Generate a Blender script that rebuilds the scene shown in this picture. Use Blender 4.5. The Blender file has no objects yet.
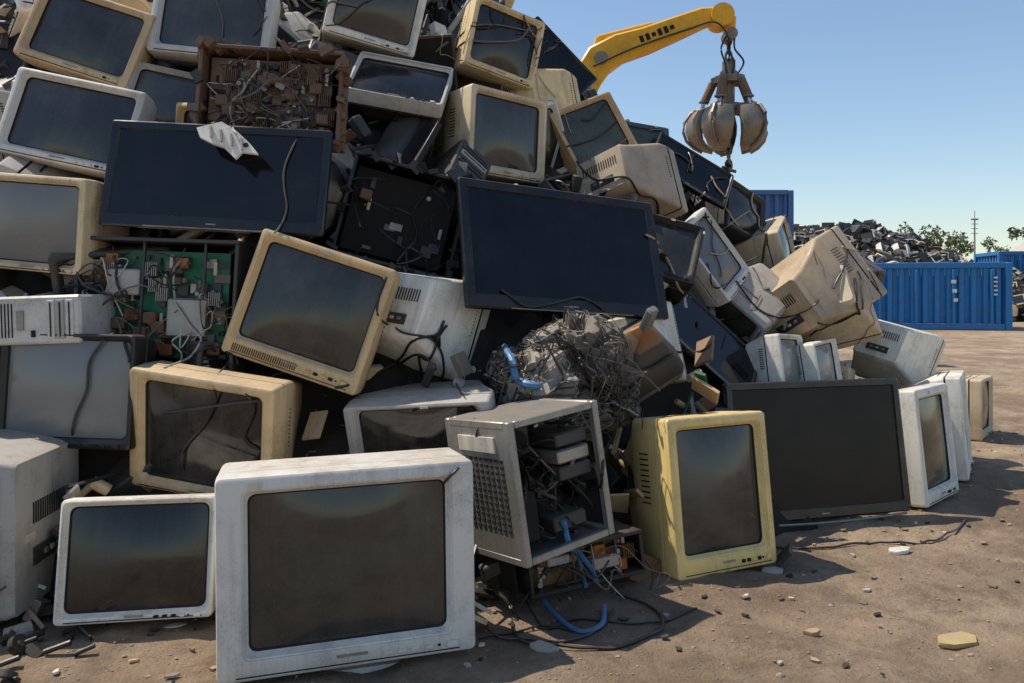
import bpy, math, random
from mathutils import Matrix, Vector, noise
random.seed(7)
R=math.radians
scene=bpy.context.scene
TAU=math.tau

# ------------------------------------------------------------------ materials
def nt(name):
    m=bpy.data.materials.new(name); m.use_nodes=True
    n=m.node_tree; b=n.nodes['Principled BSDF']; return m,n,b
def N(n,t,**k):
    x=n.nodes.new(t)
    for a,v in k.items(): setattr(x,a,v)
    return x
def ramp(n,src,a,b,c0=(0,0,0,1),c1=(1,1,1,1)):
    r=N(n,'ShaderNodeValToRGB'); r.color_ramp.elements[0].position=a; r.color_ramp.elements[1].position=b
    r.color_ramp.elements[0].color=c0; r.color_ramp.elements[1].color=c1
    n.links.new(src,r.inputs[0]); return r.outputs[0]
def mix(n,fac,a,b,mode='MIX'):
    x=N(n,'ShaderNodeMix',data_type='RGBA',blend_type=mode)
    if isinstance(fac,(int,float)): x.inputs[0].default_value=fac
    else: n.links.new(fac,x.inputs[0])
    for i,v in ((6,a),(7,b)):
        if isinstance(v,tuple): x.inputs[i].default_value=(v[0],v[1],v[2],1)
        else: n.links.new(v,x.inputs[i])
    return x.outputs[2]
def math_(n,op,a,b=None):
    x=N(n,'ShaderNodeMath',operation=op)
    for i,v in ((0,a),(1,b)):
        if v is None: continue
        if isinstance(v,(int,float)): x.inputs[i].default_value=v
        else: n.links.new(v,x.inputs[i])
    return x.outputs[0]
def coords(n,scale=(1,1,1)):
    tc=N(n,'ShaderNodeTexCoord'); oi=N(n,'ShaderNodeObjectInfo')
    mp=N(n,'ShaderNodeMapping'); mp.inputs['Scale'].default_value=scale
    n.links.new(tc.outputs['Object'],mp.inputs['Vector'])
    off=math_(n,'MULTIPLY',oi.outputs['Random'],37.0)
    cb=N(n,'ShaderNodeCombineXYZ')
    for i in range(3): n.links.new(off,cb.inputs[i])
    va=N(n,'ShaderNodeVectorMath',operation='ADD')
    n.links.new(mp.outputs[0],va.inputs[0]); n.links.new(cb.outputs[0],va.inputs[1])
    return va.outputs[0],oi.outputs['Random']
def noi(n,v,s,d=4,r=.6):
    x=N(n,'ShaderNodeTexNoise'); x.inputs['Scale'].default_value=s; x.inputs['Detail'].default_value=d; x.inputs['Roughness'].default_value=r
    n.links.new(v,x.inputs['Vector']); return x.outputs[0]
DUST=(.37,.27,.175)
def plastic(name,col,dirt=.5,rough=.5,dust=.6,metal=0,grime=(.075,.05,.03),bump=.15):
    m,n,b=nt(name)
    v,rnd=coords(n)
    n1=noi(n,v,5.5,7,.72)
    f1=ramp(n,n1,.47,.68)
    f2=ramp(n,noi(n,v,130,2,.7),.50,.75)
    vs,_=coords(n,(30,30,2.0))
    f3=ramp(n,noi(n,vs,1,4,.65),.50,.78)
    var=N(n,'ShaderNodeHueSaturation'); var.inputs['Color'].default_value=(*col,1)
    n.links.new(math_(n,'ADD',math_(n,'MULTIPLY',rnd,.35),.82),var.inputs['Value'])
    n.links.new(math_(n,'ADD',math_(n,'MULTIPLY',rnd,.5),.8),var.inputs['Saturation'])
    c=mix(n,math_(n,'MULTIPLY',f1,dirt),var.outputs[0],tuple(col[i]*.42+grime[i]*.45 for i in range(3)))
    c=mix(n,math_(n,'MULTIPLY',math_(n,'MULTIPLY',f2,ramp(n,n1,.42,.6)),dirt),c,grime)
    c=mix(n,math_(n,'MULTIPLY',f3,dirt*.75),c,grime)
    g=N(n,'ShaderNodeNewGeometry'); sx=N(n,'ShaderNodeSeparateXYZ'); n.links.new(g.outputs['Normal'],sx.inputs[0])
    up=ramp(n,sx.outputs[2],.15,.95)
    du=ramp(n,n1,.30,.62)
    c=mix(n,math_(n,'MULTIPLY',math_(n,'MULTIPLY',up,du),dust),c,DUST)
    n.links.new(c,b.inputs['Base Color'])
    rr=ramp(n,n1,.2,.8,(rough-.12,)*3+(1,),(min(1,rough+.25),)*3+(1,))
    n.links.new(rr,b.inputs['Roughness']); b.inputs['Metallic'].default_value=metal
    bp=N(n,'ShaderNodeBump'); bp.inputs['Strength'].default_value=bump; bp.inputs['Distance'].default_value=.004
    n.links.new(n1,bp.inputs['Height']); n.links.new(bp.outputs[0],b.inputs['Normal'])
    return m
def glass(name,col,dust=.35,rough=.16,dcol=(.22,.20,.165),spec=.5):
    m,n,b=nt(name)
    v,rnd=coords(n)
    vs,_=coords(n,(18,18,1.6))
    a=ramp(n,noi(n,v,3.6,7,.7),.44,.78)
    s=ramp(n,noi(n,vs,1,5,.7),.48,.80)
    sp=ramp(n,noi(n,v,140,2,.8),.57,.74)
    h=N(n,'ShaderNodeHueSaturation'); h.inputs['Color'].default_value=(*col,1)
    n.links.new(math_(n,'ADD',math_(n,'MULTIPLY',rnd,.8),.5),h.inputs['Value'])
    c=mix(n,math_(n,'MULTIPLY',a,dust),h.outputs[0],dcol)
    c=mix(n,math_(n,'MULTIPLY',s,dust*.5),c,dcol)
    c=mix(n,math_(n,'MULTIPLY',sp,dust*.5),c,dcol)
    n.links.new(c,b.inputs['Base Color'])
    rr=ramp(n,a,0,1,(rough,)*3+(1,),(rough+.3,)*3+(1,))
    n.links.new(rr,b.inputs['Roughness']); b.inputs['IOR'].default_value=1.55
    b.inputs['Specular IOR Level'].default_value=spec
    return m
MT={}
MT['cream']=plastic('cream_plastic',(.72,.57,.355),.48)
MT['beige']=plastic('beige_plastic',(.64,.455,.245),.46)
MT['yellow']=plastic('yellowed_plastic',(.76,.60,.33),.36)
MT['white']=plastic('white_plastic',(.76,.73,.65),.45)
MT['grey']=plastic('grey_plastic',(.40,.38,.345),.48)
MT['silver']=plastic('silver_plastic',(.62,.60,.55),.42,.42)
MT['char']=plastic('charcoal_plastic',(.038,.037,.036),.3,.40,.32)
MT['black']=plastic('black_plastic',(.013,.013,.014),.25,.33,.26)
MT['gloss']=plastic('gloss_black_plastic',(.008,.008,.009),.10,.18,.22,bump=.03)
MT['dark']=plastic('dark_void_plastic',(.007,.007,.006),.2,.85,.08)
MT['blue']=plastic('bluegrey_plastic',(.12,.16,.22),.4)
MT['tan']=plastic('tan_plastic',(.54,.395,.24),.48)
MT['metal']=plastic('dusty_steel',(.32,.305,.28),.5,.42,.5,.6)
MT['rust']=plastic('rusty_steel',(.20,.115,.07),.6,.75,.5,.2,grime=(.10,.05,.025))
MT['green']=plastic('green_circuit_board',(.018,.13,.072),.38,.45,.3)
MT['brownb']=plastic('brown_circuit_board',(.20,.115,.062),.5,.6,.5)
MT['copper']=plastic('copper_winding',(.26,.13,.07),.45,.4,.3,.6)
MT['ivory']=plastic('ivory_connector',(.55,.50,.41),.5)
MT['dwire']=plastic('dirty_cable_sheath',(.16,.135,.105),.6,.7,.35)
MT['cloth']=plastic('dirty_insulation_wrap',(.31,.285,.245),.8,.85,.5,bump=.9)
MT['bluep']=plastic('blue_cable_jacket',(.03,.20,.42),.2,.4,.2)
MT['s_grey']=glass('screen_glass_grey',(.055,.058,.058),.28,.06)
MT['s_dark']=glass('screen_glass_dark',(.013,.013,.012),.18,.05)
MT['s_light']=glass('screen_glass_light',(.19,.19,.185),.35,.15)
MT['s_green']=glass('screen_glass_green',(.042,.052,.036),.33,.08)
MT['s_flat']=glass('flat_panel_glass',(.004,.005,.008),.05,.05,spec=.34)
MT['s_matte']=glass('flat_panel_matte',(.012,.008,.006),.05,.25,spec=.22)
MT['s_old']=glass('picture_tube_glass',(.030,.030,.026),.24,.05)

# ------------------------------------------------------------------ mesh builder
def rrect(w,h,r,k=4):
    r=max(.0005,min(r,w*.49,h*.49)); pts=[]
    for cx,cz,a0 in ((w/2-r,h/2-r,0),(-w/2+r,h/2-r,90),(-w/2+r,-h/2+r,180),(w/2-r,-h/2+r,270)):
        for i in range(k+1):
            a=R(a0+90*i/k); pts.append((cx+r*math.cos(a),cz+r*math.sin(a)))
    return pts
class MB:
    def __init__(s): s.v=[];s.f=[];s.m=[];s.names=[];s.M=Matrix.Identity(4)
    def mi(s,name):
        if name not in s.names: s.names.append(name)
        return s.names.index(name)
    def add(s,vs,fs,mat):
        o=len(s.v); i=s.mi(mat); M=s.M
        s.v.extend([tuple(M@Vector(p)) for p in vs])
        for f in fs: s.f.append([o+a for a in f]); s.m.append(i)
    def loft(s,rings,mats,cap0=None,cap1=None):
        n=len(rings[0]); o=len(s.v); M=s.M
        for r in rings: s.v.extend([tuple(M@Vector(p)) for p in r])
        for k in range(len(rings)-1):
            mi=s.mi(mats if isinstance(mats,str) else mats[k])
            for i in range(n):
                j=(i+1)%n
                s.f.append([o+k*n+i,o+k*n+j,o+(k+1)*n+j,o+(k+1)*n+i]); s.m.append(mi)
        if cap0: s.f.append([o+i for i in range(n)][::-1]); s.m.append(s.mi(cap0))
        if cap1: s.f.append([o+(len(rings)-1)*n+i for i in range(n)]); s.m.append(s.mi(cap1))
    def box(s,c,d,mat,b=None,rot=None):
        w,l,h=d
        if b is None: b=min(w,l,h)*.12
        old=s.M
        s.M=old@Matrix.Translation(c)@(rot if rot else Matrix.Identity(4))
        rs=[]
        for z,e in ((-h/2,b),(-h/2+b,0),(h/2-b,0),(h/2,b)):
            rs.append([(x,y,z) for x,y in rrect(w-2*e,l-2*e,b,1)])
        s.loft(rs,mat,mat,mat); s.M=old
    def sbox(s,c,d,mat,rot=None):
        w,l,h=[q/2 for q in d]; old=s.M
        s.M=old@Matrix.Translation(c)@(rot if rot else Matrix.Identity(4))
        s.add([(x,y,z) for z in(-h,h) for x,y in((-w,-l),(w,-l),(w,l),(-w,l))],[(3,2,1,0),(4,5,6,7),(0,1,5,4),(1,2,6,5),(2,3,7,6),(3,0,4,7)],mat); s.M=old
    def tube(s,p0,p1,r,mat,n=10,r1=None):
        p0=Vector(p0);p1=Vector(p1);d=(p1-p0)
        if d.length<1e-6: return
        q=d.to_track_quat('Z','Y').to_matrix(); r1=r if r1 is None else r1
        rs=[]
        for p,rr in((p0,r),(p1,r1)):
            rs.append([tuple(p+q@Vector((rr*math.cos(TAU*i/n),rr*math.sin(TAU*i/n),0))) for i in range(n)])
        s.loft(rs,mat,mat,mat)
    def wire(s,pts,r,mat,n=6):
        rs=[];pts=[Vector(p) for p in pts]
        for i,p in enumerate(pts):
            t=(pts[min(i+1,len(pts)-1)]-pts[max(i-1,0)])
            if t.length<1e-6:t=Vector((0,0,1))
            q=t.to_track_quat('Z','Y').to_matrix()
            rs.append([tuple(p+q@Vector((r*math.cos(TAU*k/n),r*math.sin(TAU*k/n),0))) for k in range(n)])
        s.loft(rs,mat,mat,mat)
    def mesh(s,name,sharp=32):
        me=bpy.data.meshes.new(name); me.from_pydata(s.v,[],s.f)
        for x in s.names: me.materials.append(MT[x])
        me.polygons.foreach_set('material_index',s.m)
        me.polygons.foreach_set('use_smooth',[True]*len(s.f))
        me.update(); me.set_sharp_from_angle(angle=R(sharp)); return me
    def obj(s,name,M=None,sharp=32):
        o=bpy.data.objects.new(name,s.mesh(name,sharp)); scene.collection.objects.link(o)
        if M is not None:o.matrix_world=M
        return o
def XF(loc,yaw=0,pitch=0,roll=0):
    return Matrix.Translation(loc)@Matrix.Rotation(R(yaw),4,'Z')@Matrix.Rotation(R(pitch),4,'X')@Matrix.Rotation(R(roll),4,'Y')
def rndrot():
    return Matrix.Rotation(random.uniform(0,TAU),4,'Z')@Matrix.Rotation(random.uniform(-1.6,1.6),4,'X')@Matrix.Rotation(random.uniform(0,TAU),4,'Y')
def catmull(P,k=6):
    P=[Vector(p) for p in P]; out=[]
    for i in range(len(P)-1):
        a=P[max(i-1,0)];b=P[i];c=P[i+1];d=P[min(i+2,len(P)-1)]
        for j in range(k):
            t=j/k; out.append(.5*((2*b)+(c-a)*t+(2*a-5*b+4*c-d)*t*t+(3*b-a-3*c+d)*t**3))
    out.append(P[-1]); return out

# ------------------------------------------------------------------ CRT
def crt(w,h,d,body='cream',scr='s_grey',bx=.09,bt=.09,bb=.14,frame=None,stand=False,grille=False,style=0,seed=0,vents=True):
    rd=random.Random(seed); mb=MB(); fr=frame or body
    sw=w*(1-2*bx); sh=h*(1-bt-bb); cz=(bb-bt)*h/2
    def rg(ww,hh,y,r,oz=0,ox=0): return [(x+ox,y,z+oz) for x,z in rrect(ww,hh,r)]
    rec=.026
    # picture tube face: a smooth convex grid that runs a little way behind the bezel opening
    gx,gy=14,12; vs=[]
    for j in range(gy+1):
        for i in range(gx+1):
            u=-1+2*i/gx; q=-1+2*j/gy
            vs.append((u*(sw/2+.006),rec+.003-.022*(1-u*u)*(1-q*q)**.9 if abs(q)<1 else rec+.003,cz+q*(sh/2+.006)))
    mb.add(vs,[(j*(gx+1)+i,j*(gx+1)+i+1,(j+1)*(gx+1)+i+1,(j+1)*(gx+1)+i) for j in range(gy) for i in range(gx)],scr)
    R2=[rg(sw-.004,sh-.004,rec+.001,.02,cz),rg(sw+.006,sh+.006,rec-.004,.022,cz),rg(sw+.028,sh+.028,.004,.020,cz),rg(sw+.036,sh+.036,.0035,.020,cz),rg(sw+.038,sh+.038,.0,.020,cz),
        rg(w-.020,h-.020,0,.010),rg(w-.005,h-.005,.005,.014),rg(w,h,.015,.016),rg(w,h,.075,.016),
        rg(w-.012,h-.012,.077,.014),rg(w-.012,h-.012,.083,.014),rg(w-.003,h-.003,.086,.014)]
    mm=['dark',fr,fr,fr,fr,fr,fr,fr,'dark','dark',body]
    if style==0: tail=[(.975,.97,.34,0),(.80,.80,.62,-.01),(.66,.66,.86,-.02),(.62,.60,.97,-.02),(.58,.56,1,-.02)]
    elif style==1: tail=[(.99,.99,.5,0),(.90,.86,.60,-.03),(.74,.66,.84,-.06),(.70,.60,.98,-.06),(.67,.57,1,-.06)]
    else: tail=[(.97,.96,.42,0),(.93,.90,.70,-.0),(.88,.84,.96,-.02),(.85,.81,1,-.02)]
    for a,b2,c,oz in tail: R2.append(rg(w*a,h*b2,d*c,.022,h*oz)); mm.append(body)
    mb.loft(R2,mm,None,body)
    y0,y1=.12,d*tail[0][2]-.02
    if vents:
        for i in range(18):
            x=(-.25+.03*i)*w
            mb.sbox((x,(y0+y1)/2,h/2*.985),(w*.010,(y1-y0)*.5,.007),'dark')
    for sx in(-1,1):
        for i in range(10):
            mb.sbox((sx*w/2*.985,(y0+y1)/2,(-.05+.035*i)*h),(.007,(y1-y0)*.6,h*.009),'dark')
    tw,th,_,oz=tail[-1]
    mb.box((0,d+.002,h*(oz-.14)),(w*tw*.5,.010,h*.10),'char')
    for i in range(15): mb.sbox(((-.21+.03*i)*w,d+.001,h*(oz+.10)),(w*.009,.005,h*.12),'dark')
    mb.sbox((w*tw*.3,d+.001,h*(oz-.02)),(w*.12,.003,h*.05),'ivory')
    for i in range(3): mb.box(((-.08+.08*i)*w,d+.008,h*(oz-.14)),(w*.04,.010,h*.03),'ivory' if i==1 else 'metal')
    zb=-h/2+h*bb*.40
    for i in range(4): mb.box((w*(.14+.055*i),-.001,zb),(w*.032,.009,h*.022),fr if rd.random()<.6 else 'dark')
    mb.box((w*.40,-.001,zb),(w*.045,.012,h*.035),fr)
    mb.box((w*.345,-.001,zb),(w*.01,.006,h*.012),'dark')
    mb.box((-w*.0,-.0005,zb+h*.012),(w*.12,.004,h*.014),'metal')
    if rd.random()<.45:
        mb.sbox((w*rd.uniform(-.4,.35),-.0008,h/2-h*bt*.45),(w*.055,.002,h*.028),'ivory')
    if grille:
        for i in range(30): mb.sbox((w*(-.42+.016*i),.001,zb),(w*.006,.006,h*bb*.35),'dark')
    mb.sbox((0,.0005,-h/2+h*.025),(w*.86,.004,.003),'dark')
    if stand:
        rs=[[(x,y+d*.42,z) for x,y in rrect(w*a,d*b2,.05)] for a,b2,z in((.3,.34,-h/2+.02),(.34,.36,-h/2-.02),(.62,.60,-h/2-.03),(.64,.62,-h/2-.05))]
        mb.loft(rs,body,body,body)
    return mb
def flat(w,h,scr='s_flat',body='gloss',bz=.035,bb=.05,base=False,d=.05):
    mb=MB()
    def rg(ww,hh,y,r,oz=0): return [(x,y,z+oz) for x,z in rrect(ww,hh,r,3)]
    sw=w-2*bz; sh=h-bz-bb; cz=(bb-bz)/2
    mb.add(rg(sw,sh,.008,.002,cz),[tuple(range(16))[::-1]],scr)
    mb.loft([rg(sw,sh,.008,.002,cz),rg(sw+.008,sh+.008,.001,.003,cz),rg(w-.012,h-.012,0,.008),rg(w,h,.006,.010),rg(w,h,.026,.010),
      rg(w-.02,h-.02,.032,.010),rg(w*.82,h*.74,d+.01,.03,-h*.03),rg(w*.72,h*.6,d+.03,.03,-h*.03)],body,None,body)
    mb.sbox((0,-.0005,-h/2+bb*.42),(w*.045,.003,.006),'metal')
    for i in range(24): mb.sbox((w*(-.3+.026*i),d+.03,-h*.2),(w*.012,.006,h*.12),'dark')
    mb.box((0,.05,-h*.02),(w*.3,.08,h*.25),'dark')
    if base:
        P=[]
        for i in range(17):
            t=-1+i/8; P.append((t*w*.47,-.03+.03*t*t,-h/2-.006-.008*(1-t*t)))
        mb.wire(P,.006,'metal',8)
    else:
        mb.tube((-w*.3,.0,-h/2+.004),(w*.3,0,-h/2+.004),.003,'metal',6)
    return mb
def comps(mb,w,h,y,n,seed,big=1.0,brown=False):
    rd=random.Random(seed)
    MTL='rust' if brown else 'metal'
    for i in range(n):
        x=rd.uniform(-.46,.46)*w; z=rd.uniform(-.45,.45)*h; t=rd.random()
        if t<.40:
            a,b2,c=rd.uniform(.01,.06)*big,rd.uniform(.008,.02)*big,rd.uniform(.01,.05)*big
            mb.sbox((x,y-b2/2,z),(a,b2,c),rd.choice(['black','brownb' if brown else 'black','dark','dwire',MTL,'char']))
        elif t<.68:
            r=rd.uniform(.005,.014)*big; l=rd.uniform(.015,.045)*big
            mb.tube((x,y,z),(x,y-l,z),r,rd.choice(['black','brownb' if brown else 'blue','metal','brownb','char']),8)
        elif t<.74:
            for k in range(6): mb.sbox((x+k*.008*big,y-.02*big,z),(.003,.04*big,.05*big),MTL)
        elif t<.82:
            mb.box((x,y-.02*big,z),(.05*big,.04*big,.045*big),'copper' if rd.random()<.35 else 'rust')
        elif t<.93:
            mb.sbox((x,y-.008,z),(.012,.016,.05*big),'dwire' if brown and rd.random()<.6 else 'ivory')
        else:
            p=[(x,y-.01,z)]
            for k in range(4): p.append((p[-1][0]+rd.uniform(-.07,.07),y-rd.uniform(.02,.05),p[-1][2]+rd.uniform(-.06,.06)))
            mb.wire(catmull(p,4),.0022,rd.choice(['black','dwire','black','black','ivory']),5)
def open_chassis(w,h,d,shell,board,n,seed,wires=10,struts=True,ragged=False):
    mb=MB(); t=.014; rd=random.Random(seed)
    mb.box((0,d/2,h/2-t/2),(w,d,t),shell); mb.box((0,d/2,-h/2+t/2),(w,d,t),shell)
    mb.box((-w/2+t/2,d/2,0),(t,d,h-2*t-.002),shell); mb.box((w/2-t/2,d/2,0),(t,d,h-2*t-.002),shell)
    mb.sbox((0,d-.01,0),(w-2*t,.01,h-2*t),'dark')
    mb.sbox((-w*.02,.07,0),(w*.86,.004,h*.82),board)
    comps(mb,w*.84,h*.8,.068,n,seed,1.0,board=='brownb')
    if struts:
        mb.box((w*.18,.05,-h*.1),(w*.24,.06,h*.3),'metal'); mb.box((-w*.22,.045,h*.16),(w*.2,.05,h*.2),'grey')
        for i in range(2): mb.sbox((w*(-.1+.38*i),.03,0),(.008,.012,h-2*t),'char')
    if ragged:
        for i in range(60):
            e=rd.choice([0,1,2,3]); u=rd.uniform(-.5,.5)
            P=(u*w,rd.uniform(-.02,.06),h/2*(1 if e else -1)) if e<2 else ((w/2)*(1 if e==2 else -1),rd.uniform(-.02,.06),u*h)
            mb.sbox(P,(rd.uniform(.01,.06),rd.uniform(.01,.05),rd.uniform(.01,.04)),rd.choice([shell,'brownb','rust','char','dwire'] if board!='dark' else [shell,'char','black','dark']),Matrix.Rotation(rd.uniform(-1,1),4,'Y'))
    for i in range(wires):
        p=[(rd.uniform(-.4,.4)*w,.03,rd.uniform(-.4,.45)*h)]
        for k in range(5): p.append((p[-1][0]+rd.uniform(-.1,.1),rd.uniform(-.04,.04),p[-1][2]+rd.uniform(-.12,.06)))
        mb.wire(catmull(p,5),rd.choice([.002,.003,.004]),rd.choice(['black','black','dwire','char','black','dwire','ivory']),5)
    return mb
def tower(w=.2,h=.44,d=.42,body='cream'):
    mb=MB(); mb.box((0,d/2,0),(w,d,h),body,.008)
    for i in range(3): mb.box((0,-.001,h*(.38-.11*i)),(w*.8,.01,h*.085),'grey' if i%2 else body); 
    for i in range(3): mb.sbox((0,-.007,h*(.38-.11*i)),(w*.7,.003,.004),'dark')
    mb.box((w*.28,-.003,-h*.05),(w*.14,.012,h*.04),'dark'); mb.box((0,-.002,-h*.2),(w*.4,.01,h*.08),'metal')
    for i in range(8): mb.sbox((0,0,-h*.3-.012*i),(w*.7,.004,.004),'dark')
    for i in range(10): mb.sbox((w/2,d*(.2+.04*i),h*.2),(.004,.006,h*.25),'dark')
    return mb
def keyboard(body='cream'):
    mb=MB(); mb.box((0,.015,0),(.45,.03,.17),body)
    for r in range(5):
        for c in range(15): mb.box((-.203+.029*c,-.004,.055-.027*r),(.024,.014,.022),body if (c+r)%5 else 'grey')
    return mb
def printer(body='grey'):
    mb=MB(); rs=[]
    for z,a,b2,oy in((-.1,.42,.34,0),(-.09,.44,.36,0),(.02,.44,.36,0),(.06,.42,.32,.01),(.11,.38,.24,.03),(.115,.36,.22,.03)):
        rs.append([(x,y+.18+oy,z) for x,y in rrect(a,b2,.03)])
    mb.loft(rs,body,body,body)
    mb.box((0,-.01,-.03),(.32,.03,.06),'dark'); mb.box((0,-.06,-.055),(.28,.14,.008),body); mb.box((.15,.1,.105),(.07,.08,.02),'dark')
    return mb
def boardobj(w,h,mat,seed):
    mb=MB(); mb.sbox((0,0,0),(w,.004,h),mat); comps(mb,w,h,-.002,40,seed); return mb

# ------------------------------------------------------------------ heap shape
HX,HY=-1.2,6.2
def radial(x,y):
    if x>=HX:
        dx,dy=x-HX,y-HY; r=math.hypot(dx,dy); return r,(dx/r if r>0 else 0),(dy/r if r>0 else -1)
    ly=HY-.12*(HX-x); dy=y-ly; return abs(dy),0,(1 if dy>0 else -1)
def HH(x,y,off=0):
    r,_,_=radial(x,y); z=1.5*(3.95-off-r)
    wgt=max(0,min(1,(x-HX)/1.3)); z-=.42*wgt*max(0,z-1.5)
    return min(z,4.1+.15*math.sin(x*3)*math.cos(y*2.3))

heroes=[]
def put(name,mb,loc,yaw=0,pitch=0,roll=0,size=.5,depth=.4):
    M=XF(loc,yaw,pitch,roll); o=mb.obj(name,M)
    f=(M.to_3x3()@Vector((0,-1,0))); heroes.append((Vector(loc),f,size,Vector(loc)-f*depth*.5,-.20 if depth>.15 else -.40)); return o
def C(loc,ypr,whd,body='cream',scr='s_grey',name='crt_monitor',**k):
    put(name,crt(*whd,body,scr,seed=int(abs(loc[0])*1000),**k),loc,*ypr,size=max(whd[:2]),depth=whd[2])
C((-.440,2.19,.288),(17,-1,-.6),(.70,.54,.48),'silver','s_old',name='crt_television',bx=.12,bt=.10,bb=.135,stand=True,style=1,vents=False)
C((-1.14,2.43,.232),(12,-9,1),(.45,.365,.40),'white','s_dark',stand=True,bx=.06,bt=.07,bb=.09)
C((-2.14,2.57,.30),(-84,0,0),(.52,.57,.62),'grey','s_grey',name='crt_television',style=2)
C((-1.56,2.78,.70),(-4,-4,1),(.50,.40,.42),'black','s_light',bx=.055,bt=.06,bb=.09)
C((-1.07,2.73,.54),(-13,9,7),(.55,.43,.42),'beige','s_dark',bx=.10,bt=.10,bb=.10,vents=False)
C((-.745,2.92,.975),(-3,-5,18),(.53,.48,.40),'beige','s_old',grille=True,bx=.075,bt=.085,bb=.16)
C((-1.80,2.98,1.30),(-8,2,5),(.44,.36,.42),'cream','s_light',bx=.09,bt=.09,bb=.1)
put('desktop_computer',tower(.17,.30,.3,'silver'),(-1.66,2.80,.945),0,0,88,.3,.3)
C((-1.80,3.25,1.74),(2,-10,12),(.54,.37,.40),'white','s_grey',bx=.08,bt=.09,bb=.13)
C((-1.90,3.55,2.19),(4,-8,18),(.52,.37,.40),'beige','s_old')
C((-1.36,3.62,2.28),(4,-8,5),(.54,.36,.40),'silver','s_grey')
C((-1.52,3.55,1.90),(8,-15,12),(.40,.30,.35),'grey','s_grey')
C((-.66,3.92,2.44),(16,6,12),(.46,.38,.42),'white','s_old',style=1)
C((-.53,3.80,2.06),(10,-42,14),(.46,.32,.2),'char','s_dark',frame='silver',bx=.04,bt=.05,bb=.06)
C((-.03,4.20,2.35),(28,0,12),(.42,.38,.42),'cream','s_dark')
C((-.01,3.88,1.80),(38,0,3),(.47,.42,.44),'cream','s_grey',style=1)
C((.44,4.22,1.89),(18,-14,-24),(.40,.36,.40),'tan','s_green')
C((.79,2.98,.295),(26,-7,0),(.47,.575,.46),'yellow','s_old',name='crt_television',bx=.11,bt=.085,bb=.14,style=1)
C((2.12,3.98,.29),(44,-6,0),(.46,.56,.42),'white','s_green',bx=.1,bt=.1,bb=.13)
C((2.56,4.50,.30),(58,-4,0),(.46,.56,.42),'white','s_dark')
C((3.36,5.65,.22),(50,0,0),(.42,.42,.4),'cream','s_grey')
C((1.86,4.62,.88),(150,25,18),(.44,.38,.44),'cream','s_grey')
C((2.50,5.15,.60),(140,20,-15),(.44,.38,.46),'white','s_grey')
C((1.82,4.62,1.10),(130,-18,30),(.54,.46,.52),'tan','s_grey',name='crt_television',style=1)
C((1.42,4.02,.68),(52,-8,4),(.34,.30,.3),'white','s_light')
C((1.66,4.18,.65),(48,-8,-3),(.32,.28,.3),'white','s_light')
C((1.10,4.28,1.25),(38,-22,-30),(.34,.46,.34),'white','s_light')
C((.60,3.85,.76),(165,10,12),(.42,.38,.40),'white','s_grey')
C((-.30,3.44,.87),(158,20,-8),(.40,.42,.40),'white','s_grey')
C((-.33,2.86,.50),(-8,14,-4),(.54,.30,.42),'grey','s_dark',bx=.1,vents=False)
C((.83,5.0,1.96),(20,-10,5),(.36,.28,.36),'blue','s_green')
C((.22,4.72,2.04),(150,10,15),(.44,.42,.44),'cream','s_grey')
C((.72,4.35,1.55),(140,12,20),(.46,.38,.44),'tan','s_grey')
C((1.52,5.15,1.55),(40,-10,20),(.40,.34,.36),'char','s_dark')
C((1.80,5.2,1.32),(60,-10,-20),(.42,.36,.4),'cream','s_grey')
C((2.1,5.0,1.1),(120,0,-30),(.42,.38,.42),'char','s_grey')
C((.98,4.15,.98),(60,-20,40),(.40,.36,.38),'grey','s_dark')
C((1.02,3.85,.55),(30,-30,15),(.42,.34,.38),'grey','s_dark')
put('flat_screen_television',flat(.84,.41),(-1.11,3.0,1.475),0,-9,3,.84,.1)
put('flat_screen_television',flat(.96,.56,bz=.045,bb=.06),(.235,3.38,1.22),27,-19,4,.96,.1)
put('flat_screen_television',flat(.92,.62,'s_matte','gloss',.035,.05,base=True),(1.41,3.66,.325),15,-8,0,.9,.1)
put('flat_screen_television',flat(.52,.30,bz=.02,bb=.03),(.24,4.7,2.40),20,-15,48,.5,.1)
put('flat_screen_television',flat(.55,.32,bz=.02,bb=.03),(1.12,4.95,1.80),25,-30,35,.5,.1)
put('flat_screen_television',flat(.60,.36,bz=.02,bb=.03),(.98,3.9,.80),40,-30,50,.5,.1)
put('open_television_chassis',open_chassis(.62,.49,.28,'char','green',150,3,18),(-1.33,2.97,1.00),-3,-3,2,.6,.3)
put('open_television_chassis',open_chassis(.56,.37,.16,'rust','brownb',240,5,24,False,True),(-.95,3.13,1.82),3,-4,3,.56,.16)
put('broken_television_casing',open_chassis(.50,.44,.30,'black','dark',14,9,5,False,True),(-.46,3.36,1.36),12,-6,14,.5,.3)
mb=MB()
pts=[(-.11,.06),(-.02,.075),(.03,.03),(.075,-.03),(.10,-.075),(.045,-.06),(.02,-.085),(-.02,-.03),(-.06,-.01),(-.10,.02)]
mb.loft([[(x,y,z) for x,z in pts] for y in(-.006,.006)],'white','white','white')
mb.loft([[(x*.9-.005,y,z*.9+.012) for x,z in pts[:4]+pts[7:]] for y in(.006,.035)],'white','white','white')
for i in range(4): mb.box((-.06+.035*i,-.010,.035-.022*i),(.008,.012,.05),'grey')
mb.tube((.06,-.012,-.035),(.06,-.004,-.035),.009,'dark',12)
put('broken_plastic_fragment',mb,(-1.035,2.925,1.60),6,-20,-8,.15,.02)

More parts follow.
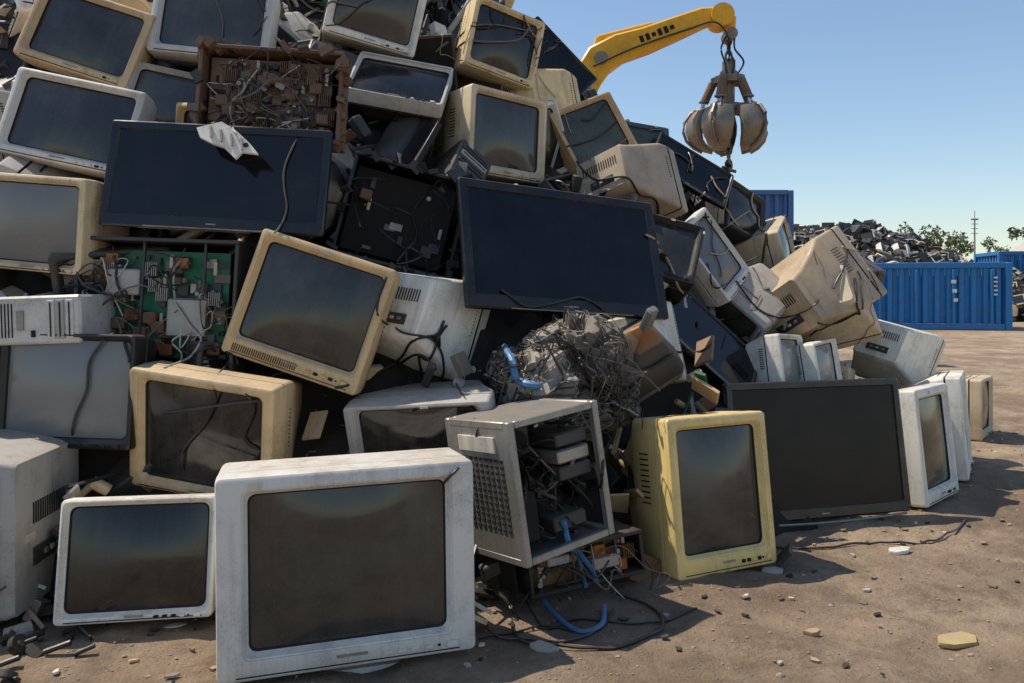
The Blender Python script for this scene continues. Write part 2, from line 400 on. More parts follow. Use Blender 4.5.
mb=MB(); w,h,d=.38,.45,.36
for sx in(-1,1):
    for sz in(-1,1):
        mb.box((sx*(w/2-.012),d/2,sz*(h/2-.012)),(.024,d-.05,.024),'metal')
    mb.box((sx*(w/2-.012),.012,0),(.026,.026,h),'metal'); mb.box((sx*(w/2-.012),d-.012,0),(.026,.026,h),'metal')
for sz in(-1,1):
    mb.box((0,.012,sz*(h/2-.0125)),(w-.054,.024,.024),'metal'); mb.box((0,d-.012,sz*(h/2-.0125)),(w-.054,.024,.024),'metal')
mb.sbox((-w/2+.003,d/2,0),(.004,d-.03,h-.03),'metal'); mb.sbox((0,d/2,h/2-.004),(w-.05,d-.03,.004),'metal')
mb.sbox((0,d-.008,0),(w-.03,.004,h-.03),'dark'); mb.sbox((0,d/2,-h/2+.006),(w-.05,d-.03,.004),'metal')
for r in range(12):
    for c in range(9): mb.sbox((-w/2,.06+c*.028,-.12+r*.02),(.004,.017,.009),'dark')
mb.box((-w/2-.003,d*.5,.15),(.008,.2,.05),'ivory')
for i in range(3): mb.box((w*.22,.13,.12-.055*i),(w*.36,.2,.045),'char' if i!=1 else 'metal')
mb.box((-w*.2,.2,.13),(.13,.15,.11),'char'); mb.tube((-w*.2,.12,.13),(-w*.2,.118,.13),.042,'dark',20)
mb.sbox((-.02,.26,-.05),(w*.8,.004,h*.62),'dark'); 
comps(mb,w*.75,h*.55,.258,60,11,1.2)
mb.box((.05,.1,-.15),(.14,.1,.05),'char'); mb.box((-.1,.09,-.10),(.06,.06,.16),'dark')
rd=random.Random(4)
for i in range(26):
    p=[(rd.uniform(-.15,.15),rd.uniform(.08,.2),rd.uniform(-.1,.18))]
    for k in range(5): p.append((max(-.17,min(.17,p[-1][0]+rd.uniform(-.08,.08))),rd.uniform(.03,.2),max(-.19,p[-1][2]+rd.uniform(-.12,.06))))
    mb.wire(catmull(p,5),rd.choice([.003,.004,.006]),rd.choice(['black','black','black','dwire','char','black']),6)
put('computer_chassis',mb,(.165,2.56,.44),37,-5,-6,.45,.36)
mb=open_chassis(.44,.15,.34,'black','brownb',40,21,8); put('broken_video_recorder',mb,(.26,2.72,.12),22,-6,-4,.4,.3)

mb=MB(); rd=random.Random(12)
lumps=(((-.10,0,-.03),(.16,.16,.15)),((.10,.04,.03),(.16,.15,.17)),((.0,.05,.10),(.14,.13,.09)),((-.02,-.02,-.16),(.18,.13,.09)),((.20,.05,-.10),(.10,.12,.15)),((-.20,.03,.05),(.08,.1,.08)))
for bi,(bc,bs) in enumerate(lumps):
    n1,n2=36,24; vs=[];fs=[]; so=Vector((bi*7.3,0,0))
    def kk_(p): return 1+.30*noise.noise(p*1.8+so)+.26*noise.noise(p*4.5+so)+.10*noise.noise(p*12+so)
    for j in range(n2+1):
        for i in range(n1):
            a=TAU*i/n1;b2=math.pi*j/n2
            p=Vector((math.sin(b2)*math.cos(a),math.sin(b2)*math.sin(a),math.cos(b2))); k=kk_(p)
            vs.append((bc[0]+p.x*bs[0]*k,bc[1]+p.y*bs[1]*k,bc[2]+p.z*bs[2]*k))
    for j in range(n2):
        for i in range(n1): fs.append((j*n1+i,(j+1)*n1+i,(j+1)*n1+(i+1)%n1,j*n1+(i+1)%n1))
    mb.add(vs,fs,'cloth' if bi in(0,2) else 'dwire')
    for i in range(60 if bi else 34):
        ax=Vector((rd.gauss(0,.5),rd.gauss(0,.4),rd.gauss(0,1))).normalized() if bi!=1 else Vector((rd.gauss(0,1),rd.gauss(0,.4),rd.gauss(0,.4))).normalized()
        u=ax.orthogonal().normalized(); v=ax.cross(u)
        off=rd.uniform(-.7,.7); ph=rd.uniform(0,TAU); span=rd.uniform(1,4.5); P=[]
        for k in range(13):
            a=ph+span*k/12; q=(u*math.cos(a)+v*math.sin(a))*math.sqrt(1-off*off)+ax*off
            kk=kk_(q)+.015+.20*abs(noise.noise(q*2+Vector((i,0,0))))
            P.append((bc[0]+q.x*bs[0]*kk,bc[1]+q.y*bs[1]*kk,bc[2]+q.z*bs[2]*kk))
        mb.wire(catmull(P,2),rd.choice([.0015,.002,.003,.004]),rd.choice(['grey','dwire','char','black','dwire','black','black','char']),5)
for i in range(34):
    p=[Vector((rd.uniform(-.25,.25),rd.uniform(-.17,-.10),rd.uniform(-.02,.18)))]
    for k in range(5): p.append(p[-1]+Vector((rd.uniform(-.07,.07),rd.uniform(-.02,.03),-rd.uniform(.0,.11))))
    mb.wire(catmull(p,5),rd.choice([.002,.003,.005]),rd.choice(['black','char','dwire','black','black']),6)
put('wire_bundle',mb,(.20,3.12,.72),10,0,-10,.5,.1)
mb=MB(); rs=[]
for y,a in((0,.40),(.03,.42),(.06,.41),(.16,.30),(.24,.16),(.28,.10),(.31,.05),(.42,.045),(.43,.03)):
    rs.append([(x,y,z) for x,z in rrect(a,a*.78,a*.12+.005)])
mb.loft(rs,['s_old','metal','char','char','brownb','copper','s_light','s_light'],'s_old','metal')
put('picture_tube',mb,(.50,3.48,.70),190,40,30,.4,.2)

# ------------------------------------------------------------------ filler library
lib=[]
def L(name,mb,d,wt): lib.append((name,mb.mesh(name),d,wt))
L('crt_monitor',crt(.42,.37,.40,'cream','s_grey',seed=1),.40,1.1)
L('crt_monitor',crt(.46,.40,.42,'beige','s_dark',seed=2,style=1),.42,.9)
L('crt_monitor',crt(.38,.34,.38,'white','s_old',seed=3),.38,1.2)
L('crt_monitor',crt(.40,.35,.38,'grey','s_green',seed=4,style=2),.38,1.2)
L('crt_monitor',crt(.42,.36,.38,'char','s_dark',seed=5),.38,2.3)
L('crt_monitor',crt(.40,.34,.36,'black','s_old',seed=6,style=2),.36,2.6)
L('crt_monitor',crt(.36,.32,.36,'tan','s_dark',seed=7,stand=True),.36,.7)
L('flat_screen_television',flat(.60,.38,bz=.025,bb=.03),.08,1.6)
L('flat_screen_television',flat(.50,.32,'s_matte','char',.02,.03),.08,1.5)
L('desktop_computer',tower(.19,.42,.40,'cream'),.40,.5)
L('desktop_computer',tower(.19,.40,.38,'char'),.38,1.4)
L('computer_keyboard',keyboard('cream'),.03,.3)
L('computer_keyboard',keyboard('char'),.03,.3)
L('computer_printer',printer('grey'),.3,.5)
L('computer_printer',printer('char'),.3,.7)
L('open_television_chassis',open_chassis(.42,.32,.2,'char','brownb',60,31),.2,.7)
L('open_television_chassis',open_chassis(.40,.30,.2,'black','green',60,32),.2,.7)
L('circuit_board',boardobj(.34,.24,'green',41),.02,.5)
wts=[l[3] for l in lib]
placed=[]; rf=random.Random(21)
def try_fill(spacing,tries,ymin,ymax,depthoff):
    for _ in range(tries):
        x=rf.uniform(-4.6,3.2); y=rf.uniform(ymin,ymax); z=HH(x,y)
        if z<.12 or z>4.3: continue
        if x>.2 and y<4.6 and z<.80: continue
        if -2.4<x<=.2 and y<3.2 and z<.62: continue
        r,ox,oy=radial(x,y)
        top=z>4.0
        n=Vector((1.5*ox,1.5*oy,1)).normalized() if not top else Vector((0,0,1))
        P=Vector((x,y,z))-n*(depthoff+rf.uniform(-.04,.05))
        if any((P-q).length<spacing for q in placed): continue
        bad=False
        for hc,hf,hs,hb,tm in heroes:
            if (P-hb).length<.30: bad=True;break
            dv=P-hc; t=dv.dot(hf)
            if t>tm and t<1.2 and (dv-hf*t).length<hs*.5+.14: bad=True;break
        if bad: continue
        placed.append(P)
        nm,me,d,_w=rf.choices(lib,wts)[0]
        yaw=math.degrees(math.atan2(ox,-oy))+rf.gauss(0,38); 
        if rf.random()<.28: yaw+=180
        M=XF((0,0,0),yaw,-18+rf.gauss(0,24),rf.gauss(0,28)+(90 if 'desktop' in nm and rf.random()<.5 else 0))
        M.translation=P+M.to_3x3()@Vector((0,-d/2,0))
        o=bpy.data.objects.new(nm,me); scene.collection.objects.link(o); o.matrix_world=M
try_fill(.31,26000,2.2,6.2,.22)
try_fill(.52,4000,6.2,10.2,.2)
try_fill(.25,16000,2.4,6.2,.44)

# ------------------------------------------------------------------ heap core + small scrap
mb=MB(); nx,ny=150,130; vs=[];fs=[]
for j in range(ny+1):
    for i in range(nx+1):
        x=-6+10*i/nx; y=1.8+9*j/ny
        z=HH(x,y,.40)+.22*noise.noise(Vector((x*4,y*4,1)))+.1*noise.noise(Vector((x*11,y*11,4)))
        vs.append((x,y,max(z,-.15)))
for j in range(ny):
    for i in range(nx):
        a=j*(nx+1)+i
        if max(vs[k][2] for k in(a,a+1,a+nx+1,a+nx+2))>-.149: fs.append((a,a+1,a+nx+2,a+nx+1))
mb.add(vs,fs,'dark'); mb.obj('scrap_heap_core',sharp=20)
mb=MB(); rs_=random.Random(5)
mats=['black','dark','char','char','black','metal','grey','cream','green','brownb','rust','white','tan','dwire','char','black','dark','black']
for _ in range(9500):
    x=rs_.uniform(-4,3.3);y=rs_.uniform(2.2,6.8);z=HH(x,y)
    if z<.02 or z>4.3: continue
    r,ox,oy=radial(x,y); n=Vector((1.5*ox,1.5*oy,1)).normalized(); P=Vector((x,y,z))-n*rs_.uniform(.06,.38)
    if P.z<.02: P.z=.03
    bad=False
    for hc,hf,hs,hb,tm in heroes:
        dv=P-hc;t=dv.dot(hf)
        if t>-.24 and t<1 and (dv-hf*t).length<hs*.5+.08: bad=True;break
    if bad: continue
    mat=rs_.choice(mats); k=rs_.random(); q=Matrix.Rotation(rs_.uniform(0,TAU),4,'Z')@Matrix.Rotation(rs_.uniform(-1.4,1.4),4,'X')@Matrix.Rotation(rs_.uniform(0,TAU),4,'Y')
    if k<.45: mb.sbox(P,(rs_.uniform(.04,.17),rs_.uniform(.004,.015),rs_.uniform(.03,.10)),mat,q)
    elif k<.7: mb.sbox(P,(rs_.uniform(.10,.28),rs_.uniform(.004,.012),rs_.uniform(.006,.016)),mat,q)
    elif k<.88: mb.box(P,(rs_.uniform(.04,.12),rs_.uniform(.03,.08),rs_.uniform(.03,.08)),mat,None,q)
    else:
        a=q.to_3x3()@Vector((0,0,rs_.uniform(.02,.06))); mb.tube(P-a,P+a,rs_.uniform(.01,.03),mat,10)
mb.obj('loose_scrap_parts')

# ------------------------------------------------------------------ ground
xs=[-500,-250,-120,-60,-30,-15,-9,-6]+[-4.5+.06*i for i in range(193)]+[7.6,8.5,10,12,15,20,30,60,120,250,500]
ys=[-60,-20,-6,-2,0,1]+[1.6+.06*i for i in range(152)]+[11,12.5,15,18,22,28,36,50,80,140,300,700]
def gz(x,y):
    f=max(0,min(1,(9-abs(x))/3))*max(0,min(1,(12-y)/3))*max(0,min(1,(y)/1.5))
    rut=0
    if x>.9:
        for c0 in(4.3,3.2):
            t=y-c0+.55*(x-2); rut+=math.exp(-(t/.15)**2)*(.020+.006*math.sin(x*38+t*30))-.010*math.exp(-((abs(t)-.22)/.06)**2)
        rut*=min(1,max(0,x-.9))
    return f*(.030*noise.noise(Vector((x*1.3,y*1.3,0)))+.024*noise.noise(Vector((x*3.6,y*3.6,3)))+.014*noise.noise(Vector((x*9,y*9,9)))-rut)-.004
vs=[(x,y,gz(x,y)) for y in ys for x in xs]; nx=len(xs)
fs=[(j*nx+i,j*nx+i+1,(j+1)*nx+i+1,(j+1)*nx+i) for j in range(len(ys)-1) for i in range(nx-1)]
m,n,b=nt('dirt'); tc=N(n,'ShaderNodeTexCoord'); v=tc.outputs['Object']
c=mix(n,ramp(n,noi(n,v,.9,8,.70),.40,.62),(.28,.185,.112),(.53,.385,.25))
c=mix(n,math_(n,'MULTIPLY',ramp(n,noi(n,v,4.5,9,.76),.46,.62),.65),c,(.17,.11,.067))
vo=N(n,'ShaderNodeTexVoronoi'); vo.inputs['Scale'].default_value=70; n.links.new(v,vo.inputs['Vector'])
peb=ramp(n,vo.outputs['Distance'],.14,.28,(1,1,1,1),(0,0,0,1))
sel=ramp(n,noi(n,v,17,3),.5,.58)
pm=math_(n,'MULTIPLY',peb,sel)
hs=N(n,'ShaderNodeHueSaturation'); hs.inputs['Saturation'].default_value=.12; hs.inputs['Value'].default_value=.55; n.links.new(vo.outputs['Color'],hs.inputs['Color'])
c=mix(n,math_(n,'MULTIPLY',pm,.45),c,hs.outputs[0])
c=mix(n,math_(n,'MULTIPLY',ramp(n,noi(n,v,120,3,.8),.5,.7),.35),c,(.60,.45,.30))
n.links.new(c,b.inputs['Base Color']); b.inputs['Roughness'].default_value=.95
hgt=math_(n,'ADD',math_(n,'MULTIPLY',noi(n,v,12,10,.76),1.6),math_(n,'MULTIPLY',pm,.3))
bp=N(n,'ShaderNodeBump'); bp.inputs['Strength'].default_value=.9; bp.inputs['Distance'].default_value=.045
n.links.new(hgt,bp.inputs['Height']); n.links.new(bp.outputs[0],b.inputs['Normal']); MT['dirt']=m
mb=MB(); mb.add(vs,fs,'dirt'); mb.obj('ground')
MT['stone']=plastic('pebble_stone',(.34,.25,.17),.4,.9,.5); MT['wood']=plastic('weathered_wood',(.42,.32,.17),.4,.8)
def rock(mb,P,s,mat,rd):
    k=7;q=rd.uniform(0,TAU); sd=Vector((rd.uniform(0,99),0,0))
    rs=[]
    for t,rr in((-.4,.5),(-.15,.95),(.2,.85),(.45,.4)):
        rs.append([(P[0]+s*rr*(1+.35*noise.noise(sd+Vector((i,t*3,0))*1.3))*math.cos(q+TAU*i/k),P[1]+s*rr*.8*(1+.35*noise.noise(sd+Vector((0,i,t*3))*1.3))*math.sin(q+TAU*i/k),P[2]+s*t) for i in range(k)])
    mb.loft(rs,mat,mat,mat)
mb=MB(); rg_=random.Random(8)
for _ in range(8500):
    x=rg_.uniform(-2.5,7);y=1.9+8*rg_.random()**1.6
    if HH(x,y)>.5: continue
    s=rg_.uniform(.002,.006) if rg_.random()<.95 else rg_.uniform(.007,.014)
    rock(mb,(x,y,gz(x,y)+s*.15),s,'stone',rg_)
mb.obj('gravel')
mb=MB()
for _ in range(1500):
    x=rg_.uniform(-1.8,4.5);y=rg_.uniform(2.0,6.0); h0=HH(x,y)
    if h0>.35 or h0<-2.6 or (h0<-.35 and rg_.random()<.68): continue
    q=Matrix.Rotation(rg_.uniform(0,TAU),4,'Z')@Matrix.Rotation(rg_.uniform(-.3,.3),4,'X')
    s=rg_.uniform(.10,.55); mt=rg_.choice(['dwire','grey','char','black','tan','metal','dwire','stone','white','stone','black','char'])
    a=[(math.cos(TAU*k/5+rg_.uniform(-.4,.4))*.04*s*rg_.uniform(.5,1.2),math.sin(TAU*k/5)*.025*s*rg_.uniform(.6,1.2)) for k in range(5)]
    old=mb.M; mb.M=Matrix.Translation((x,y,gz(x,y)+.005))@q
    mb.loft([[(u,v_,zz) for u,v_ in a] for zz in(-.003,.003)],mt,mt,mt); mb.M=old
for x,y,w_,l_,mt in((1.55,3.2,.12,.05,'white'),(1.35,2.42,.16,.07,'wood'),(.98,3.02,.1,.06,'grey'),(.09,2.32,.09,.05,'grey'),(2.35,3.6,.2,.03,'ivory'),(.92,2.45,.06,.03,'stone'),(2.0,2.9,.08,.04,'tan')):
    old=mb.M; mb.M=Matrix.Translation((x,y,gz(x,y)+.010))@Matrix.Rotation(R(-20+x*30),4,'Z')@Matrix.Rotation(.08,4,'X')
    a=[(math.cos(TAU*k/6+rg_.uniform(-.3,.3))*w_*.5*rg_.uniform(.7,1.15),math.sin(TAU*k/6)*l_*.6*rg_.uniform(.6,1.15)) for k in range(6)]
    mb.loft([[(u*e,v_*e,zz) for u,v_ in a] for zz,e in((-.008,.95),(.0,1),(.006,.95))],mt,mt,mt); mb.M=old
# a few black broken parts in the near left corner
for i in range(17):
    x=rg_.uniform(-1.58,-1.22);y=rg_.uniform(2.15,2.38); s=rg_.uniform(.35,.95)
    q=Matrix.Rotation(rg_.uniform(0,TAU),4,'Z')@Matrix.Rotation(rg_.uniform(-1,1),4,'X')@Matrix.Rotation(rg_.uniform(-1,1),4,'Y')
    mt=rg_.choice(['dark','gloss','dark','black'])
    if i%3==0:
        a=q.to_3x3()@Vector((0,0,.012*s)); P=Vector((x,y,gz(x,y)+.028*s)); mb.tube(P-a,P+a,.035*s,mt,14); mb.tube(P-a*1.5,P+a*1.5,.012*s,'char',10)
    elif i%3==1: mb.tube((x-.04*s,y,gz(x,y)+.012),(x+.05*s,y+.03*s,gz(x,y)+.03),.012*s,mt,8)
    else: mb.sbox((x,y,gz(x,y)+.012*s),(.11*s,.006,.05*s),mt,q)
mb.obj('ground_debris')

# ------------------------------------------------------------------ draped cables
bpy.context.view_layer.update(); dg=bpy.context.evaluated_depsgraph_get()
def cast(o,d):
    ok,loc,nr,_,_,_=scene.ray_cast(dg,Vector(o),Vector(d)); return (loc if ok else None)
def smooth(P,it=2):
    P=[Vector(p) for p in P]
    for _ in range(it):
        P=[P[0]]+[(P[i-1]+P[i]*2+P[i+1])/4 for i in range(1,len(P)-1)]+[P[-1]]
    return P
cab=MB(); rc=random.Random(77)
def front_cable(xz,r,mat,off=.010,jump=.13):
    pts=catmull([(x,0,z) for x,z in xz],9); segs=[[]]
    for p in pts:
        h=cast((p.x+.02*noise.noise(p*9+Vector((xz[0][0]*9,0,0))),1.9,p.z),(0,1,0))
        if h is None: segs.append([]); continue
        s=segs[-1]
        if s and abs(h.y-s[-1].y)>jump:
            s.append(Vector((h.x,s[-1].y+.06,h.z))); segs.append([Vector((h.x,h.y+.05,h.z))]); continue
        s.append(h+Vector((0,-off,0)))
    for s in segs:
        if len(s)>5: cab.wire(smooth(s,3),r,mat,7)
for pts,r,mt in [
 ([(-1.12,.83),(-1.00,.74),(-1.04,.60),(-1.13,.50),(-1.16,.38)],.0045,'black'),
 ([(-1.05,.80),(-.93,.78),(-.86,.66),(-.90,.55),(-.84,.50)],.004,'black'),
 ([(-1.25,.84),(-1.12,.79),(-.98,.80),(-.86,.74)],.004,'black'),
 ([(-1.41,.90),(-1.47,.80),(-1.49,.66),(-1.54,.52),(-1.57,.40)],.005,'char'),
 ([(-1.30,.88),(-1.22,.80),(-1.10,.84),(-1.0,.80)],.004,'black'),
 ([(-.86,1.85),(-.80,1.70),(-.85,1.50),(-.83,1.36),(-.88,1.26)],.0035,'dwire'),
 ([(-.95,2.0),(-1.05,1.85),(-1.10,1.72),(-1.0,1.62)],.004,'ivory'),
 ([(-.43,1.14),(-.50,1.02),(-.44,.90),(-.30,.86),(-.27,.72),(-.36,.62)],.0045,'black'),
 ([(-.45,.75),(-.36,.80),(-.22,.70),(-.10,.72),(.0,.62)],.005,'black'),
 ([(-.40,.66),(-.30,.74),(-.16,.66),(-.12,.58),(-.2,.5)],.004,'black'),
 ([(-1.20,1.22),(-1.28,1.08),(-1.22,.94),(-1.15,.86),(-1.2,.78)],.004,'ivory'),
 ([(-1.5,1.18),(-1.46,1.05),(-1.38,.92),(-1.33,.80)],.005,'black'),
 ([(-.05,1.05),(.08,.98),(.30,1.02),(.42,.90),(.36,.72)],.005,'black'),
 ([(.16,.30),(.20,.18),(.27,.10),(.30,.04)],.010,'bluep'),
 ([(.15,.33),(.17,.22),(.22,.14),(.25,.05)],.007,'bluep'),
 ([(-.04,.84),(.0,.78),(.02,.72),(.10,.70)],.014,'bluep'),
 ([(.60,1.3),(.72,1.22),(.80,1.05),(.95,1.0)],.005,'tan'),
 ([(1.2,1.1),(1.3,.95),(1.45,.9),(1.6,1.0)],.005,'black'),
]: front_cable(pts,r,mt)
clear=((-1.11,1.47,.42,.2),(.23,1.22,.45,.3),(1.2,.4,.42,.36),(-.45,.3,.4,.36),(.8,.4,.25,.3),(-.74,.98,.24,.22),(-1.5,1.2,.22,.2),(-1.9,.3,.7,.35),(-1.13,.3,.3,.22),(-1.5,1.55,.3,.22),(-1.7,1.9,.3,.25),(-1.5,.75,.3,.15),(0,1.6,.22,.22),(-.03,2.0,.18,.2),(-.55,2.1,.25,.15),(-1.3,1.98,.25,.15),(1.9,.3,.3,.3),(-.7,1.75,.3,.2))
for i in range(220):
    x=rc.uniform(-1.8,2.2); z=rc.uniform(.5,3.0); P=[(x,z)]; dx=rc.uniform(-.5,.5)
    for k in range(rc.randint(3,6)):
        dx+=rc.uniform(-.5,.5); P.append((P[-1][0]+dx*.16,P[-1][1]-rc.uniform(-.02,.14)))
    if any(any(abs(px-hx)<wx and abs(pz-hz)<wz for hx,hz,wx,wz in clear) for px,pz in P): continue
    front_cable(P,rc.choice([.002,.003,.004,.0055]),rc.choice(['black','black','char','dwire','black','tan','black']))
def gcab(xy,r,mt):
    P=catmull([(x,y,0) for x,y in xy],8)
    cab.wire([(p.x,p.y,gz(p.x,p.y)+r+.002+.012*max(0,noise.noise(p*5))) for p in P],r,mt,7)
gcab([(.0,2.55),(.02,2.40),(.14,2.33),(.30,2.35),(.45,2.45),(.47,2.62),(.36,2.75)],.005,'black')
gcab([(-.08,2.55),(-.05,2.42),(.05,2.40),(.20,2.42),(.28,2.5)],.0045,'char')
gcab([(-.10,2.40),(.02,2.46),(.12,2.52),(.26,2.47),(.33,2.6)],.0035,'black')
gcab([(.30,2.6),(.28,2.50),(.22,2.47),(.16,2.55),(.1,2.7)],.008,'bluep')
gcab([(.05,2.7),(.1,2.5),(.2,2.56),(.4,2.5),(.6,2.6)],.0035,'black')
gcab([(1.0,3.3),(1.2,3.25),(1.45,3.32),(1.8,3.4),(2.1,3.7)],.0045,'black')
cab.obj('tangled_cables')

# ------------------------------------------------------------------ excavator with grapple
MT['cat']=plastic('yellow_machine_paint',(.80,.41,.02),.35,.4,.3)
MT['gsteel']=plastic('worn_grapple_steel',(.25,.21,.17),.6,.45,.3,.5)
MT['hose']=plastic('rubber_hose',(.02,.02,.02),.2,.6,.2)
MT['chrome']=plastic('chromed_rod',(.6,.6,.6),.15,.2,.0,.9)
EY=12.0; mb=MB()
def sweep(P,th,wd,mat):
    P=[Vector((p[0],0,p[1])) for p in P]; rs=[]
    for i,p in enumerate(P):
        t=(P[min(i+1,len(P)-1)]-P[max(i-1,0)]).normalized(); nn=Vector((-t.z,0,t.x))
        a=th[i]/2; w_=wd[i]/2; c_=.03
        rs.append([tuple(p+nn*u+Vector((0,vv,0))) for u,vv in((a,-w_+c_),(a,w_-c_),(a-c_,w_),(-a+c_,w_),(-a,w_-c_),(-a,-w_+c_),(-a+c_,-w_),(a-c_,-w_))])
    mb.loft(rs,mat,mat,mat)
mb.M=Matrix.Translation((0,EY,0))
sweep([(-1.6,1.6),(-.6,2.6),(.4,3.35),(1.0,3.95)],[.45,.6,.5,.42],[.5,.45,.42,.4],'cat')
sweep([(1.02,3.85),(1.13,4.22),(1.30,4.48),(1.60,4.66),(2.0,4.78),(2.45,4.96),(2.85,5.12),(3.05,5.17)],[.34,.44,.46,.40,.36,.32,.27,.2],[.36,.36,.34,.33,.32,.3,.28,.26],'cat')
mb.tube((3.12,-.19,5.13),(3.12,.19,5.13),.17,'cat',22)
sweep([(3.12,5.18),(3.25,5.08),(3.26,4.86)],[.22,.20,.14],[.24,.22,.2],'cat')
mb.tube((3.26,-.15,4.86),(3.26,.15,4.86),.09,'gsteel',16)
mb.tube((1.05,-.28,3.95),(1.05,.28,3.95),.13,'gsteel',18); mb.tube((1.32,-.2,4.48),(1.32,.2,4.48),.10,'gsteel',18)
mb.tube((1.3,0,4.82),(2.1,0,5.02),.055,'cat',12); mb.tube((2.1,0,5.02),(2.75,0,5.20),.03,'chrome',10)
mb.tube((1.3,0,4.82),(1.25,0,4.62),.06,'cat',10); mb.tube((2.75,0,5.2),(2.8,0,5.1),.05,'cat',10)
for k in range(2):
    P=catmull([(1.2,-.2-.03*k,4.35),(1.8,-.2-.03*k,4.62),(2.6,-.18-.03*k,4.90),(3.0,-.2,5.0),(3.2,-.2,4.75),(3.22,-.12,4.45)],6); mb.wire(P,.013,'hose',6)
for i in range(6): mb.sbox((1.92+.09*i,-.163,4.765+.035*i),(.06,.006,.10 if i%3!=2 else .06),'dark',Matrix.Rotation(R(-21),4,'Y'))
for sy in(-1.1,1.1):
    mb.M=Matrix.Translation((-2.4,EY+sy,.45))
    rs=[[(x,yy,z) for x,z in rrect(3.6,.85,.42,8)] for yy in(-.28,.28)]
    mb.loft(rs,'gsteel','gsteel','gsteel')
    for i in range(7): mb.tube((-1.35+.45*i,-.31,-.1),(-1.35+.45*i,.31,-.1),.17,'char',14)
mb.M=Matrix.Translation((-2.6,EY,0))
mb.box((0,0,1.0),(1.2,1.2,.25),'char'); mb.box((-.3,0,1.45),(3.0,2.5,.65),'cat',.06); mb.box((-1.2,0,1.95),(1.2,2.3,.36),'cat',.06)
mb.box((.75,-.8,2.15),(1.1,.85,.9),'cat',.05); mb.box((.80,-.8,2.25),(1.12,.80,.55),'s_flat',.02)
mb.M=Matrix.Identity(4)
mb.obj('excavator')
mb=MB(); mb.M=Matrix.Translation((3.25,EY,0))
def link(z,rot):
    P=[]
    for i in range(13):
        a=TAU*i/12; q=Vector((.045*math.cos(a),0,.085*math.sin(a)))
        P.append(Matrix.Rotation(rot,3,'Z')@q+Vector((0,0,z)))
    mb.wire(P,.018,'gsteel',6)
for i in range(4): link(4.80-.125*i,i*1.57)
mb.box((0,0,4.40),(.16,.2,.2),'gsteel'); mb.tube((0,0,4.32),(0,0,4.18),.13,'gsteel',18); mb.tube((0,0,4.24),(0,0,4.14),.22,'gsteel',20)
mb.tube((0,0,4.14),(0,0,3.66),.09,'gsteel',14); mb.tube((0,0,3.80),(0,0,3.70),.22,'gsteel',18)
for k in range(3):
    P=catmull([(.06*k-.05,-.1,4.85),(.10*k-.16,-.18,4.62),(.14*k-.1,-.16,4.42),(.05*k-.05,-.13,4.2)],6); mb.wire(P,.014,'hose',6)
NC=5
for t in range(NC):
    base=mb.M.copy(); mb.M=base@Matrix.Rotation(TAU*t/NC+.32,4,'Z')
    mb.box((.19,0,4.18),(.14,.12,.12),'gsteel')
    mb.tube((.23,0,4.16),(.36,0,3.88),.065,'rust',10); mb.tube((.36,0,3.90),(.36,0,3.88),.08,'gsteel',12); mb.tube((.36,0,3.88),(.43,0,3.70),.032,'chrome',8)
    mb.tube((.18,-.07,3.78),(.18,.07,3.78),.05,'gsteel',10)
    for s_ in(-1,1): mb.box((.31,s_*.05,3.74),(.32,.025,.10),'gsteel',None,Matrix.Rotation(R(14),4,'Y'))
    prof=[(.24,3.74,.10),(.38,3.79,.24),(.53,3.73,.36),(.62,3.60,.43),(.64,3.45,.43),(.59,3.31,.37),(.48,3.20,.27),(.36,3.13,.15),(.26,3.10,.04)]
    ro=[]
    for i,(r,z,wd) in enumerate(prof):
        a=Vector((r,0,z)); cc=Vector((.16,0,3.50)); inn=(cc-a).normalized()*.06; ring=[]
        for kk in range(9):
            u=-1+kk/4; ring.append((a.x-.42*wd*u*u,u*wd/2*1.15,a.z))
        for kk in range(9):
            u=1-kk/4; q=a+inn; ring.append((q.x-.42*wd*u*u,u*wd/2*1.10,q.z))
        ro.append(ring)
    mb.loft(ro,'gsteel','gsteel','gsteel')
    rib=[Vector((r+.03,0,z)) for r,z,_ in prof[1:-1]]
    mb.wire(rib,.025,'gsteel',6)
    mb.tube((.48,-.08,3.72),(.48,.08,3.72),.045,'gsteel',10)
    mb.M=base
for i in range(6): link(3.40-.12*i,i*1.57)
for i in range(12):
    mb.sbox((random.uniform(-.06,.06),random.uniform(-.05,.05),2.93-.03*i),(.12,.03,.05),random.choice(['char','rust','black']),rndrot())
mb.obj('scrap_grapple')

